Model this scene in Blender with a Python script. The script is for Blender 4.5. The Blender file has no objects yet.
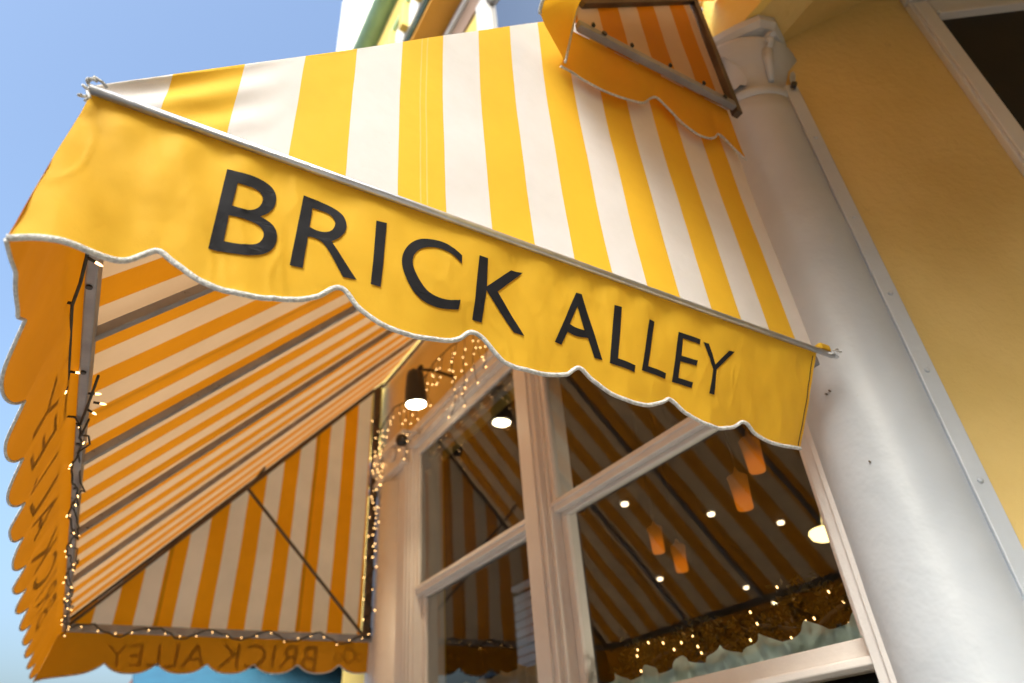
import bpy, bmesh, math, random
from mathutils import Vector, Matrix, noise, geometry
random.seed(7)
R = math.radians
H0 = 1.6                      # eye height above the pavement; heights below are measured from the eye
sc = bpy.context.scene
COL = sc.collection
V = Vector

# ------------------------------------------------------------------ materials
def new_mat(name):
    m = bpy.data.materials.new(name); m.use_nodes = True
    nt = m.node_tree; nt.nodes.clear()
    return m, nt, nt.nodes, nt.links
def nd(ns, t, **k):
    n = ns.new(t)
    for a, b in k.items(): setattr(n, a, b)
    return n
def mth(ns, ls, op, a, b=None):
    n = ns.new('ShaderNodeMath'); n.operation = op
    for i, x in enumerate((a, b)):
        if x is None: continue
        if isinstance(x, (int, float)): n.inputs[i].default_value = x
        else: ls.new(x, n.inputs[i])
    return n.outputs[0]
def mixc(ns, ls, f, a, b, blend='MIX'):
    n = ns.new('ShaderNodeMix'); n.data_type = 'RGBA'; n.blend_type = blend
    if isinstance(f, (int, float)): n.inputs[0].default_value = f
    else: ls.new(f, n.inputs[0])
    for i, x in ((6, a), (7, b)):
        if isinstance(x, tuple): n.inputs[i].default_value = (*x, 1) if len(x) == 3 else x
        else: ls.new(x, n.inputs[i])
    return n.outputs[2]
def noise_tex(ns, ls, scale, detail=4, rough=.55, coord='Object', vec=None, stretch=None):
    t = ns.new('ShaderNodeTexCoord'); src = t.outputs[coord]
    if stretch:
        mp = ns.new('ShaderNodeMapping'); mp.inputs['Scale'].default_value = stretch
        ls.new(src, mp.inputs[0]); src = mp.outputs[0]
    n = ns.new('ShaderNodeTexNoise'); n.inputs['Scale'].default_value = scale
    n.inputs['Detail'].default_value = detail; n.inputs['Roughness'].default_value = rough
    ls.new(src, n.inputs['Vector']); return n.outputs['Fac']
def ramp(ns, ls, f, stops):
    r = ns.new('ShaderNodeValToRGB'); ls.new(f, r.inputs[0])
    el = r.color_ramp.elements
    while len(el) > 1: el.remove(el[-1])
    el[0].position = stops[0][0]; el[0].color = (*stops[0][1], 1)
    for p, c in stops[1:]:
        e = el.new(p); e.color = (*c, 1)
    return r.outputs[0]
def paint(name, col, col2=None, rough=.5, scale=6, bump=.15, bscale=60, metal=0, dirt=None, stretch=None, spec=.5):
    m, nt, ns, ls = new_mat(name)
    p = nd(ns, 'ShaderNodeBsdfPrincipled'); o = nd(ns, 'ShaderNodeOutputMaterial'); ls.new(p.outputs[0], o.inputs[0])
    col2 = col2 or tuple(c * .86 for c in col)
    f = noise_tex(ns, ls, scale, 5, stretch=stretch)
    c = ramp(ns, ls, f, [(.32, col2), (.68, col)])
    if dirt:
        d = noise_tex(ns, ls, dirt[1], 7, .7)
        dm = ramp(ns, ls, d, [(dirt[2], (0, 0, 0)), (dirt[2] + .06, (1, 1, 1))])
        c = mixc(ns, ls, dm, c, dirt[0])
    ls.new(c, p.inputs['Base Color'])
    p.inputs['Roughness'].default_value = rough; p.inputs['Metallic'].default_value = metal
    p.inputs['Specular IOR Level'].default_value = spec
    if bump:
        b = nd(ns, 'ShaderNodeBump'); b.inputs['Strength'].default_value = bump; b.inputs['Distance'].default_value = .01
        ls.new(noise_tex(ns, ls, bscale, 4), b.inputs['Height']); ls.new(b.outputs[0], p.inputs['Normal'])
    return m
def emit(name, col, s):
    m, nt, ns, ls = new_mat(name)
    e = nd(ns, 'ShaderNodeEmission'); o = nd(ns, 'ShaderNodeOutputMaterial'); ls.new(e.outputs[0], o.inputs[0])
    e.inputs[0].default_value = (*col, 1); e.inputs[1].default_value = s
    return m
YEL = (.89, .555, .04); WHI = (.77, .785, .82)
TY = (.74, .23, .002); TW = (.64, .39, .20)
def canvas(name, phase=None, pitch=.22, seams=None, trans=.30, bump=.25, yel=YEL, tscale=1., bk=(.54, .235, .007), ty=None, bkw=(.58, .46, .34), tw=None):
    TW = tw or (.64, .39, .20)
    TY = ty or (.62, .20, .002)
    """awning canvas; UV x runs across the stripes in metres; phase = where a yellow stripe starts"""
    m, nt, ns, ls = new_mat(name)
    o = nd(ns, 'ShaderNodeOutputMaterial'); p = nd(ns, 'ShaderNodeBsdfPrincipled'); t = nd(ns, 'ShaderNodeBsdfTranslucent')
    mx = nd(ns, 'ShaderNodeMixShader'); mx.inputs[0].default_value = trans
    uv = nd(ns, 'ShaderNodeUVMap'); uv.uv_map = 'UVMap'
    sx = nd(ns, 'ShaderNodeSeparateXYZ'); ls.new(uv.outputs[0], sx.inputs[0]); u = sx.outputs[0]
    wob = noise_tex(ns, ls, 3, 2); u = mth(ns, ls, 'ADD', u, mth(ns, ls, 'MULTIPLY', mth(ns, ls, 'SUBTRACT', wob, .5), .008))
    if phase is None:
        col = mixc(ns, ls, 0., yel, yel); tc = mixc(ns, ls, 0., TY, TY)
    else:
        fr = mth(ns, ls, 'FRACT', mth(ns, ls, 'DIVIDE', mth(ns, ls, 'SUBTRACT', mth(ns, ls, 'ADD', u, 100 * pitch), phase), pitch))
        isy = mth(ns, ls, 'LESS_THAN', fr, .5)
        col = mixc(ns, ls, isy, WHI, yel); tc = mixc(ns, ls, isy, TW, TY)
    if seams:
        s0, sp, dark = seams
        fs = mth(ns, ls, 'MULTIPLY', mth(ns, ls, 'FRACT', mth(ns, ls, 'DIVIDE', mth(ns, ls, 'SUBTRACT', mth(ns, ls, 'ADD', u, 10 * sp), s0), sp)), sp)
        band = mth(ns, ls, 'MULTIPLY', mth(ns, ls, 'LESS_THAN', fs, .022), 1.)
        e1 = mth(ns, ls, 'LESS_THAN', mth(ns, ls, 'ABSOLUTE', mth(ns, ls, 'SUBTRACT', fs, .004)), .0016)
        e2 = mth(ns, ls, 'LESS_THAN', mth(ns, ls, 'ABSOLUTE', mth(ns, ls, 'SUBTRACT', fs, .019)), .0016)
        st = mth(ns, ls, 'MAXIMUM', e1, e2)
        col = mixc(ns, ls, mth(ns, ls, 'MULTIPLY', st, .32), col, (.9, .74, .4))
        tc = mixc(ns, ls, mth(ns, ls, 'MULTIPLY', band, dark), tc, (.30, .11, .003))
    # soiling and sun-fading
    f = noise_tex(ns, ls, 2.2, 6, .65)
    g = ramp(ns, ls, f, [(.3, (.88, .87, .84)), (.62, (1, 1, 1))])
    col = mixc(ns, ls, 1., col, g, 'MULTIPLY'); tc = mixc(ns, ls, 1., tc, g, 'MULTIPLY')
    f2 = noise_tex(ns, ls, 45, 5, .75)
    g2 = ramp(ns, ls, f2, [(.24, (.80, .76, .70)), (.34, (1, 1, 1))])
    col = mixc(ns, ls, .6, col, g2, 'MULTIPLY')
    # back faces get a darker, warmer colour that stands in for the shade beneath
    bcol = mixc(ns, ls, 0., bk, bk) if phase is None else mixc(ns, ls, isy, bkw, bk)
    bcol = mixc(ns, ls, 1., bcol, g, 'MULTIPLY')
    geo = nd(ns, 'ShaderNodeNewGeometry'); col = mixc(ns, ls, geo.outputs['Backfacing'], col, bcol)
    ls.new(col, p.inputs['Base Color']); tc = mixc(ns, ls, 1., tc, (tscale, tscale, tscale), 'MULTIPLY'); tc = mixc(ns, ls, 1., tc, (1., 1., 1.), 'DARKEN'); ls.new(tc, t.inputs[0])
    p.inputs['Roughness'].default_value = .62; p.inputs['Specular IOR Level'].default_value = .35
    b = nd(ns, 'ShaderNodeBump'); b.inputs['Strength'].default_value = bump; b.inputs['Distance'].default_value = .010
    hh = mth(ns, ls, 'ADD', noise_tex(ns, ls, 14, 3, .5), mth(ns, ls, 'MULTIPLY', noise_tex(ns, ls, 420, 2), .12))
    ls.new(hh, b.inputs['Height']); ls.new(b.outputs[0], p.inputs['Normal'])
    ls.new(p.outputs[0], mx.inputs[1]); ls.new(t.outputs[0], mx.inputs[2]); ls.new(mx.outputs[0], o.inputs[0])
    return m
def glass(name, ior=1.72, tint=(.86, .88, .85)):
    m, nt, ns, ls = new_mat(name)
    o = nd(ns, 'ShaderNodeOutputMaterial'); fr = nd(ns, 'ShaderNodeFresnel'); fr.inputs[0].default_value = ior
    t = nd(ns, 'ShaderNodeBsdfTransparent'); t.inputs[0].default_value = (*tint, 1)
    g = nd(ns, 'ShaderNodeBsdfGlossy'); g.inputs['Roughness'].default_value = .004
    g.inputs['Color'].default_value = (.95, .95, .95, 1)
    b = nd(ns, 'ShaderNodeBump'); b.inputs['Strength'].default_value = .06; b.inputs['Distance'].default_value = .02
    ls.new(noise_tex(ns, ls, 2.0, 1), b.inputs['Height']); ls.new(b.outputs[0], g.inputs['Normal'])
    mx = nd(ns, 'ShaderNodeMixShader'); ls.new(fr.outputs[0], mx.inputs[0]); ls.new(t.outputs[0], mx.inputs[1]); ls.new(g.outputs[0], mx.inputs[2])
    ls.new(mx.outputs[0], o.inputs[0]); return m

M = {}
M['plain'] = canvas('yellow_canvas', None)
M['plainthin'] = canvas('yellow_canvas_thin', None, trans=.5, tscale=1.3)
M['plainup'] = canvas('yellow_canvas_upper', None, trans=.35, bk=(.82, .43, .03), ty=(.86, .42, .02))  # copy of the yellow canvas with extra light put into its back colour
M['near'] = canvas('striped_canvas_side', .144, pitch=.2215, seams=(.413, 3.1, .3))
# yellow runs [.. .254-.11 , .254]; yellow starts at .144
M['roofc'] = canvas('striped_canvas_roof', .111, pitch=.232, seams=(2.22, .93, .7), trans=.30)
M['farc'] = canvas('striped_canvas_far_side', .884, seams=(.45, .88, .6), trans=.72, ty=(.99, .31, .004), tw=(.99, .70, .42), bk=(.86, .36, .011), bkw=(.80, .62, .43))  # glow of light through the cloth put into brighter back and translucent colours
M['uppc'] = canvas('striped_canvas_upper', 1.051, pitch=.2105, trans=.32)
M['piping'] = paint('white_piping', (.70, .71, .72), (.42, .43, .45), .8, 120, .6, 260)
M['ink'] = paint('black_lettering', (.011, .012, .018), (.008, .009, .013), .6, 20, .1, 40, spec=.25)
M['steel'] = paint('galvanised_tube', (.62, .62, .63), (.48, .48, .50), .32, 18, .1, 80, metal=.85, dirt=((.25, .2, .16), 24, .66))
M['alu'] = paint('dull_aluminium', (.34, .35, .385), (.24, .25, .28), .5, 10, .15, 60, metal=.35, dirt=((.10, .08, .07), 16, .63))
M['bronze'] = paint('brown_metal', (.12, .085, .06), (.07, .05, .035), .5, 10, .1, 60, metal=.3)
M['white'] = paint('white_gloss_paint', (.66, .66, .67), (.60, .60, .61), .42, 3, .28, 22, dirt=((.50, .44, .38), 9, .71))
M['column'] = paint('white_column_paint', (.47, .515, .575), (.41, .455, .515), .42, 3.4, .8, 6, dirt=((.36, .34, .32), 30, .70))  # cool tint of the sky light put into the white's base colour
M['wood'] = paint('cream_painted_wood', (.76, .74, .72), (.71, .68, .66), .4, 5, .3, 18, dirt=((.42, .33, .26), 18, .71))
M['stucco'] = paint('ochre_stucco', (.66, .50, .20), (.58, .425, .15), .8, 2.2, .45, 34, dirt=((.50, .36, .16), 7, .66))
M['yellowwall'] = paint('yellow_painted_wall', (.78, .58, .16), (.70, .51, .125), .6, 2.5, .35, 40)
M['cornice'] = paint('orange_soffit_paint', (.72, .36, .05), (.62, .30, .04), .6, 3, .2, 30)
M['green'] = paint('pale_green_gutter', (.42, .62, .34), (.36, .54, .30), .4, 6, .1)
M['dkgreen'] = paint('dark_green_trim', (.02, .06, .04), (.015, .04, .03), .5, 6, .1)
M['bright'] = paint('bright_white_stucco', (.86, .85, .80), (.80, .79, .75), .7, 3, .3)
M['tan'] = paint('tan_reveal', (.30, .20, .15), (.24, .16, .12), .7, 4, .1)
M['black'] = paint('black_enamel', (.02, .018, .017), (.012, .011, .010), .35, 12, .1)
M['rubber'] = paint('green_black_wire', (.02, .024, .018), (.012, .014, .012), .6, 30, .2)
M['dark'] = paint('dark_void', (.02, .015, .012), (.012, .010, .009), .7, 3, .1)
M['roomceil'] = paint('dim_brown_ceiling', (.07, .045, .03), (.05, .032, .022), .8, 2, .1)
M['curtain'] = paint('pale_teal_lace', (.74, .92, .86), (.60, .80, .74), .9, 26, .5, 50)
def lace(name, a, b):
    m = paint(name, a, b, .9, 26, .5, 50); nt = m.node_tree; ns, ls = nt.nodes, nt.links
    p = [n for n in ns if n.type == 'BSDF_PRINCIPLED'][0]; o = [n for n in ns if n.type == 'OUTPUT_MATERIAL'][0]
    t = ns.new('ShaderNodeBsdfTranslucent'); t.inputs[0].default_value = (*a, 1); mx = ns.new('ShaderNodeMixShader'); mx.inputs[0].default_value = .5
    ls.new(p.outputs[0], mx.inputs[1]); ls.new(t.outputs[0], mx.inputs[2]); ls.new(mx.outputs[0], o.inputs[0]); return m
M['curtain'] = lace('pale_teal_lace', (.74, .94, .92), (.60, .82, .80))
M['cream'] = lace('cream_lace', (.86, .78, .58), (.72, .60, .38))
M['clap'] = paint('grey_white_boards', (.62, .63, .66), (.55, .56, .60), .6, 4, .2)
M['blue'] = paint('blue_awning_cloth', (.035, .15, .24), (.03, .12, .20), .7, 5, .2)
M['grey'] = paint('grey_window', (.30, .33, .36), (.22, .25, .28), .4, 4, .1)
M['asphalt'] = paint('asphalt', (.055, .055, .056), (.04, .04, .041), .9, 12, .5, 90)
M['concrete'] = paint('pale_paving', (.36, .35, .33), (.30, .29, .27), .85, 3, .4, 40)
M['bark'] = paint('bark', (.10, .075, .05), (.06, .045, .03), .9, 12, .6)
M['drybrown'] = paint('dry_olive_leaves', (.10, .065, .018), (.05, .036, .010), 1., 9, 0, spec=.05)
M['leaf'] = paint('leaves', (.07, .10, .02), (.035, .06, .012), .6, 3, 0)
M['skyglass'] = glass('window_glass_upper_storey', 7, (.1, .12, .14))
M['glass'] = glass('window_glass')
M['bulb'] = emit('warm_fairy_bulb', (1., .55, .20), 3.2)
M['bulbtip'] = emit('pale_fairy_bulb', (1., .74, .48), 6)
M['lamp'] = emit('lit_lamp_face', (1., .84, .55), 22)
M['ceil'] = emit('lit_downlight', (1., .78, .48), 3)
def glow(name):
    m, nt, ns, ls = new_mat(name)
    e = nd(ns, 'ShaderNodeEmission'); o = nd(ns, 'ShaderNodeOutputMaterial'); ls.new(e.outputs[0], o.inputs[0])
    t = nd(ns, 'ShaderNodeTexCoord'); sx = nd(ns, 'ShaderNodeSeparateXYZ'); ls.new(t.outputs['Object'], sx.inputs[0])
    c = ramp(ns, ls, mth(ns, ls, 'ADD', mth(ns, ls, 'MULTIPLY', sx.outputs[2], 3.2), .5), [(.12, (.95, .24, .015)), (.35, (.80, .18, .01)), (.55, (.26, .075, .01)), (.8, (.10, .035, .008))])
    ls.new(c, e.inputs[0]); e.inputs[1].default_value = .24
    return m
M['shade'] = glow('glowing_orange_shade')
M['bowl'] = emit('glowing_bowl_shade', (1., .72, .28), 1.6)
M['brick'] = paint('red_brick', (.30, .12, .08), (.22, .09, .06), .8, 14, .5)

# ------------------------------------------------------------------ scene helpers
def thing(name, label, cat, loc=(0, 0, 0), group=None):
    o = bpy.data.objects.new(name, None); COL.objects.link(o); o.empty_display_size = .1
    o.location = (loc[0], loc[1], loc[2] + H0); o['label'] = label; o['category'] = cat
    if group: o['group'] = group
    return o
def tag(o, label, cat, group=None):
    o['label'] = label; o['category'] = cat
    if group: o['group'] = group
    return o
def world_loc(o):
    p = V((0, 0, 0))
    while o: p += o.location; o = o.parent
    return p
class MB:
    """collects geometry in eye-relative coordinates"""
    def __init__(s): s.v = []; s.f = []; s.uv = {}; s.mi = []; s.cur = 0; s.sm = []
    def face(s, idx, smooth=False): s.f.append(idx); s.mi.append(s.cur); s.sm.append(smooth)
    def pts(s, ps): n = len(s.v); s.v += [V(p) for p in ps]; return list(range(n, n + len(ps)))
    def box(s, a, b, ch=0.0):
        x0, y0, z0 = (min(a[i], b[i]) for i in range(3)); x1, y1, z1 = (max(a[i], b[i]) for i in range(3))
        return s.prism_box(V(((x0 + x1) / 2, (y0 + y1) / 2, (z0 + z1) / 2)), V((1, 0, 0)), V((0, 1, 0)), V((0, 0, 1)), (x1 - x0) / 2, (y1 - y0) / 2, (z1 - z0) / 2, ch)
    def prism_box(s, c, ax, ay, az, hx, hy, hz, ch=0.0):
        if ch <= 0:
            q = s.pts([c + ax * (hx * i) + ay * (hy * j) + az * (hz * k) for i in (-1, 1) for j in (-1, 1) for k in (-1, 1)])
            for f in ((0, 1, 3, 2), (4, 6, 7, 5), (0, 4, 5, 1), (2, 3, 7, 6), (0, 2, 6, 4), (1, 5, 7, 3)): s.face([q[i] for i in f])
            return
        bm = bmesh.new(); bmesh.ops.create_cube(bm, size=2)
        for v in bm.verts: v.co = V((v.co.x * hx, v.co.y * hy, v.co.z * hz))
        bmesh.ops.bevel(bm, geom=bm.edges[:], offset=min(ch, hx * .9, hy * .9, hz * .9), segments=2, affect='EDGES', profile=.5)
        n = len(s.v)
        for v in bm.verts: s.v.append(c + ax * v.co.x + ay * v.co.y + az * v.co.z)
        for f in bm.faces: s.face([n + v.index for v in f.verts], False)
        bm.free()
    def bar(s, p, q, w, h=None, up=(0, 0, 1), ch=0.0):
        p, q = V(p), V(q); h = h or w; d = (q - p); L = d.length; d.normalize()
        u = V(up); 
        if abs(d.dot(u)) > .95: u = V((1, 0, 0))
        a = d.cross(u).normalized(); u = a.cross(d).normalized()
        s.prism_box((p + q) / 2, d, a, u, L / 2, w / 2, h / 2, ch)
    def tube(s, path, r, n=10, caps=True):
        path = [V(p) for p in path]; rings = []; prev = None
        for i, p in enumerate(path):
            d = (path[min(i + 1, len(path) - 1)] - path[max(i - 1, 0)])
            if d.length < 1e-9: d = V((0, 0, 1))
            d.normalize()
            a = (prev - d * prev.dot(d)) if prev is not None else (d.cross(V((0, 0, 1))) if abs(d.z) < .9 else d.cross(V((1, 0, 0))))
            a.normalize(); prev = a; b = d.cross(a)
            rr = r[i] if isinstance(r, (list, tuple)) else r
            rings.append(s.pts([p + a * (rr * math.cos(t * 2 * math.pi / n)) + b * (rr * math.sin(t * 2 * math.pi / n)) for t in range(n)]))
        for i in range(len(rings) - 1):
            for t in range(n): s.face([rings[i][t], rings[i][(t + 1) % n], rings[i + 1][(t + 1) % n], rings[i + 1][t]], True)
        if caps: s.face(rings[0][::-1]); s.face(rings[-1])
    def lathe(s, c, prof, n=24, ax=(0, 0, 1)):
        ax = V(ax).normalized(); a = ax.cross(V((0, 1, 0)) if abs(ax.y) < .9 else V((1, 0, 0))).normalized(); b = ax.cross(a); c = V(c)
        rings = [s.pts([c + ax * z + a * (r * math.cos(t * 2 * math.pi / n)) + b * (r * math.sin(t * 2 * math.pi / n)) for t in range(n)]) for r, z in prof]
        for i in range(len(rings) - 1):
            for t in range(n): s.face([rings[i][t], rings[i][(t + 1) % n], rings[i + 1][(t + 1) % n], rings[i + 1][t]], True)
        s.face(rings[0][::-1]); s.face(rings[-1])
    def grid(s, fn, nu, nv, uvf=None):
        base = len(s.v)
        for i in range(nu + 1):
            for j in range(nv + 1):
                P, uv = fn(i / nu, j / nv); s.v.append(V(P)); s.uv[len(s.v) - 1] = uv
        for i in range(nu):
            for j in range(nv):
                a = base + i * (nv + 1) + j; s.face([a, a + nv + 1, a + nv + 2, a + 1], True)
    def flip(s): s.f = [f[::-1] for f in s.f]
    def quad(s, *p): s.face(s.pts(p))
    def build(s, name, mats, parent=None, kind=None, label=None):
        me = bpy.data.meshes.new(name)
        off = world_loc(parent) if parent else None
        if off is None:
            xs = [v.x for v in s.v]; ys = [v.y for v in s.v]; zs = [v.z for v in s.v]
            off = V(((min(xs) + max(xs)) / 2, (min(ys) + max(ys)) / 2, min(zs) + H0))
        me.from_pydata([v + V((0, 0, H0)) - off for v in s.v], [], s.f)
        me.polygons.foreach_set('material_index', s.mi); me.polygons.foreach_set('use_smooth', s.sm)
        if s.uv:
            l = me.uv_layers.new(name='UVMap')
            for lp in me.loops: l.data[lp.index].uv = s.uv.get(lp.vertex_index, (0, 0))
        for m in (mats if isinstance(mats, list) else [mats]): me.materials.append(M[m])
        o = bpy.data.objects.new(name, me); COL.objects.link(o)
        if parent: o.parent = parent
        else: o.location = off
        if kind: o['kind'] = kind
        if label: o['label'] = label
        return o
def lerp(a, b, t): return a + (b - a) * t
def interp(tab, x):
    if x <= tab[0][0]: return tab[0][1]
    for (x0, y0), (x1, y1) in zip(tab, tab[1:]):
        if x <= x1: return y0 + (y1 - y0) * (x - x0) / max(1e-9, x1 - x0)
    return tab[-1][1]
def nz(x, y, z=0): return noise.noise(V((x, y, z)))
def conform(loops, fn, parent, name, mat, maxlen=.016, thick=.0012):
    """flat outline in (u, w), laid on a surface fn(u, w) -> point, with a little thickness"""
    polys = [[V((a, b, 0)) for a, b in lp] for lp in loops]
    flat = [v for lp in polys for v in lp]
    tris = geometry.tessellate_polygon(polys)
    bm = bmesh.new(); vs = [bm.verts.new(v) for v in flat]
    for t in tris:
        try: bm.faces.new([vs[i] for i in t])
        except ValueError: pass
    for _ in range(5):
        e = [x for x in bm.edges if x.calc_length() > maxlen]
        if not e: break
        bmesh.ops.subdivide_edges(bm, edges=e, cuts=1); bmesh.ops.triangulate(bm, faces=bm.faces[:])
    off = world_loc(parent)
    for v in bm.verts: v.co = V(fn(v.co.x, v.co.y)) + V((0, 0, H0)) - off
    bm.normal_update()
    me = bpy.data.meshes.new(name); bm.to_mesh(me); bm.free(); me.materials.append(M[mat])
    for p in me.polygons: p.use_smooth = True
    o = bpy.data.objects.new(name, me); COL.objects.link(o); o.parent = parent
    return o
def smooth_loop(lp, it=2, keep=42):
    for _ in range(it):
        n = len(lp); out = []
        for i in range(n):
            p, c, q = lp[i - 1], lp[i], lp[(i + 1) % n]
            a = math.atan2(c[1] - p[1], c[0] - p[0]); b = math.atan2(q[1] - c[1], q[0] - c[0])
            d = abs((b - a + math.pi) % (2 * math.pi) - math.pi)
            if math.degrees(d) > keep: out.append(c)
            else:
                out.append((c[0] * .75 + p[0] * .25, c[1] * .75 + p[1] * .25)); out.append((c[0] * .75 + q[0] * .25, c[1] * .75 + q[1] * .25))
        lp = out
    return lp

# letter outlines in (across, height), metres on the valance
LET = [('B', [[(0.0463, 0.9454), (0.048, 0.7873), (0.0737, 0.7892), (0.0948, 0.7919), (0.1144, 0.7961), (0.1336, 0.805), (0.1458, 0.8189), (0.1514, 0.8344), (0.151, 0.8498), (0.1462, 0.8637), (0.1346, 0.873), (0.1167, 0.877), (0.1285, 0.8885), (0.1359, 0.9035), (0.1374, 0.9204), (0.1328, 0.937), (0.1232, 0.9475), (0.1073, 0.9512), (0.0811, 0.9495)], [(0.0682, 0.9249), (0.0676, 0.8777), (0.0831, 0.8781), (0.0986, 0.8816), (0.1099, 0.891), (0.1149, 0.9051), (0.1135, 0.9167), (0.1072, 0.9243), (0.0952, 0.9266)], [(0.0665, 0.8577), (0.0683, 0.8088), (0.0912, 0.8107), (0.1091, 0.816), (0.1222, 0.8235), (0.1282, 0.8353), (0.1283, 0.847), (0.1227, 0.8565), (0.1104, 0.8615), (0.088, 0.8605)]]), ('R', [[(0.1818, 0.9489), (0.1813, 0.8046), (0.2041, 0.8065), (0.2028, 0.8692), (0.2137, 0.8713), (0.2254, 0.8696), (0.2386, 0.8605), (0.2774, 0.8123), (0.303, 0.8131), (0.2457, 0.873), (0.2587, 0.8838), (0.2674, 0.8992), (0.269, 0.9162), (0.2625, 0.9325), (0.2499, 0.9423), (0.2307, 0.9474), (0.2086, 0.9492)], [(0.2016, 0.9297), (0.2024, 0.8891), (0.2185, 0.8863), (0.2325, 0.8883), (0.2425, 0.894), (0.2472, 0.906), (0.2465, 0.916), (0.2395, 0.9258), (0.2259, 0.9309)]]), ('I', [[(0.323, 0.9448), (0.33, 0.8126), (0.3495, 0.8123), (0.3444, 0.9472)]]), ('C', [[(0.5122, 0.9329), (0.4972, 0.9408), (0.4745, 0.9482), (0.4485, 0.9488), (0.4238, 0.9428), (0.4026, 0.9286), (0.3888, 0.9082), (0.3828, 0.8855), (0.3859, 0.864), (0.397, 0.8434), (0.4137, 0.8227), (0.4357, 0.8096), (0.461, 0.8053), (0.4861, 0.8075), (0.5162, 0.8155), (0.5182, 0.8364), (0.4923, 0.8274), (0.4712, 0.8263), (0.4498, 0.8298), (0.4339, 0.841), (0.4172, 0.86), (0.4069, 0.8771), (0.4064, 0.8976), (0.4168, 0.9145), (0.4342, 0.9263), (0.4546, 0.9329), (0.4763, 0.9317), (0.4967, 0.9248), (0.5128, 0.9147)]]), ('K', [[(0.5515, 0.9457), (0.5514, 0.8071), (0.5738, 0.8078), (0.5768, 0.8767), (0.6528, 0.8091), (0.6799, 0.8077), (0.604, 0.8828), (0.6634, 0.9452), (0.634, 0.9423), (0.5768, 0.8856), (0.5726, 0.946)]]), ('A', [[(0.8069, 0.9409), (0.7587, 0.8158), (0.777, 0.8143), (0.7906, 0.8464), (0.809, 0.8433), (0.8262, 0.8438), (0.8484, 0.8475), (0.8704, 0.8082), (0.8939, 0.8087), (0.8223, 0.9412)], [(0.8128, 0.9106), (0.7954, 0.8655), (0.8099, 0.8614), (0.8372, 0.8618)]]), ('L', [[(0.9146, 0.9384), (0.9154, 0.8075), (0.9861, 0.8001), (0.9881, 0.8162), (0.9359, 0.8212), (0.9373, 0.9403)]]), ('L', [[(1.0252, 0.9347), (1.0095, 0.8107), (1.0879, 0.8092), (1.0902, 0.8234), (1.029, 0.825), (1.0428, 0.9342)]]), ('E', [[(1.1219, 0.9288), (1.1125, 0.8094), (1.1774, 0.8074), (1.1804, 0.8209), (1.1324, 0.8224), (1.1334, 0.8604), (1.1864, 0.8603), (1.1894, 0.8738), (1.1353, 0.8742), (1.1379, 0.9166), (1.1949, 0.9146), (1.1974, 0.9282)]]), ('Y', [[(1.2081, 0.9253), (1.248, 0.8672), (1.2352, 0.8048), (1.2544, 0.8056), (1.2602, 0.8691), (1.3193, 0.9242), (1.3001, 0.9235), (1.2549, 0.8806), (1.2281, 0.9256)]])]
BOT = [(-0.207, 0.704), (-0.192, 0.709), (-0.174, 0.715), (-0.137, 0.719), (-0.094, 0.721), (-0.061, 0.731), (-0.038, 0.752), (-0.021, 0.763), (0.001, 0.751), (0.045, 0.73), (0.09, 0.722), (0.14, 0.727), (0.191, 0.741), (0.237, 0.762), (0.268, 0.79), (0.285, 0.79), (0.313, 0.765), (0.359, 0.744), (0.424, 0.737), (0.504, 0.752), (0.53, 0.764), (0.551, 0.783), (0.58, 0.779), (0.635, 0.743), (0.71, 0.739), (0.798, 0.756), (0.832, 0.78), (0.871, 0.761), (0.938, 0.739), (1.03, 0.738), (1.088, 0.758), (1.112, 0.771), (1.165, 0.748), (1.259, 0.732), (1.34, 0.749), (1.381, 0.77), (1.428, 0.749), (1.506, 0.736), (1.585, 0.742), (1.62, 0.746)]
LET = [(k, [smooth_loop(lp) if k in 'BRC' else (smooth_loop(lp, 2, 28) if k == 'A' else lp) for lp in lps]) for k, lps in LET]

# ================================================================== ground
g = MB(); g.quad((-400, -400, -H0 - .12), (400, -400, -H0 - .12), (400, 400, -H0 - .12), (-400, 400, -H0 - .12))
g.build('road', 'asphalt', kind='structure')
g = MB(); g.box((-2.2, -30, -H0 - .3), (8, 60, -H0), .02); g.build('pavement', 'concrete', kind='structure')
g = MB(); g.box((-14, -30, -H0 - .3), (-10.2, 60, -H0), .02); g.build('far_pavement', 'concrete', kind='structure')

# ================================================================== big awning
XW = 1.90
aw = thing('shop_awning', 'large yellow and white striped awning lettered on its scalloped valances, strung with fairy lights', 'awning', (XW, 2.93, 1.0))
def xo(y): return -.178 + (y - .92) * (.14 / 4.03)          # outer edge
def kk(x): return .13 + .37 * (x + .175) / 1.875
def wrk(x, z):
    w = .95 * (.0075 * nz(x * 3.1, z * 2.2, 3.) + .0045 * nz(x * 9 + z * 3, z * 5, 1.7) + .0026 * nz(x * 23 + z * 9, z * 14, 8.))
    for (q, f1, f2) in ((2., 11, 6), (6., 17, 9)):          # sharp little creases
        c = abs(nz(x * f1 + z * 4, z * f2 - x * 3, q)); w -= .0020 * max(0, 1 - c * 7) ** 1.5 * max(0, nz(x * 4, z * 4, q + 3) + .15)
    top = max(0, (z - .90) / .1)
    w += .0045 * math.sin(x * 46 + 3 * math.sin(x * 7)) * top * (1 if z < .995 else .3)      # gathers under the rail
    c = max(0, 1 - abs(x + .12) / .22)                                                       # folds falling from the corner
    w += .007 * c * math.sin((x + .17) * 34 - (1 - z) * 9) * min(1, (1 - z) * 6)
    bx = min(abs(x - q) for q in (-.021, .275, .551, .832, 1.11, 1.381, 1.66)) / .14
    w += .010 * (1 - min(1, bx)) * max(0, (.86 - z) / .12)                                   # the cusps curl
    return w
def yN(x, z): return .92 + (1 - z) * kk(x) + wrk(x, z) * max(0, min(1, (1.004 - z) * 25))
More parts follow.
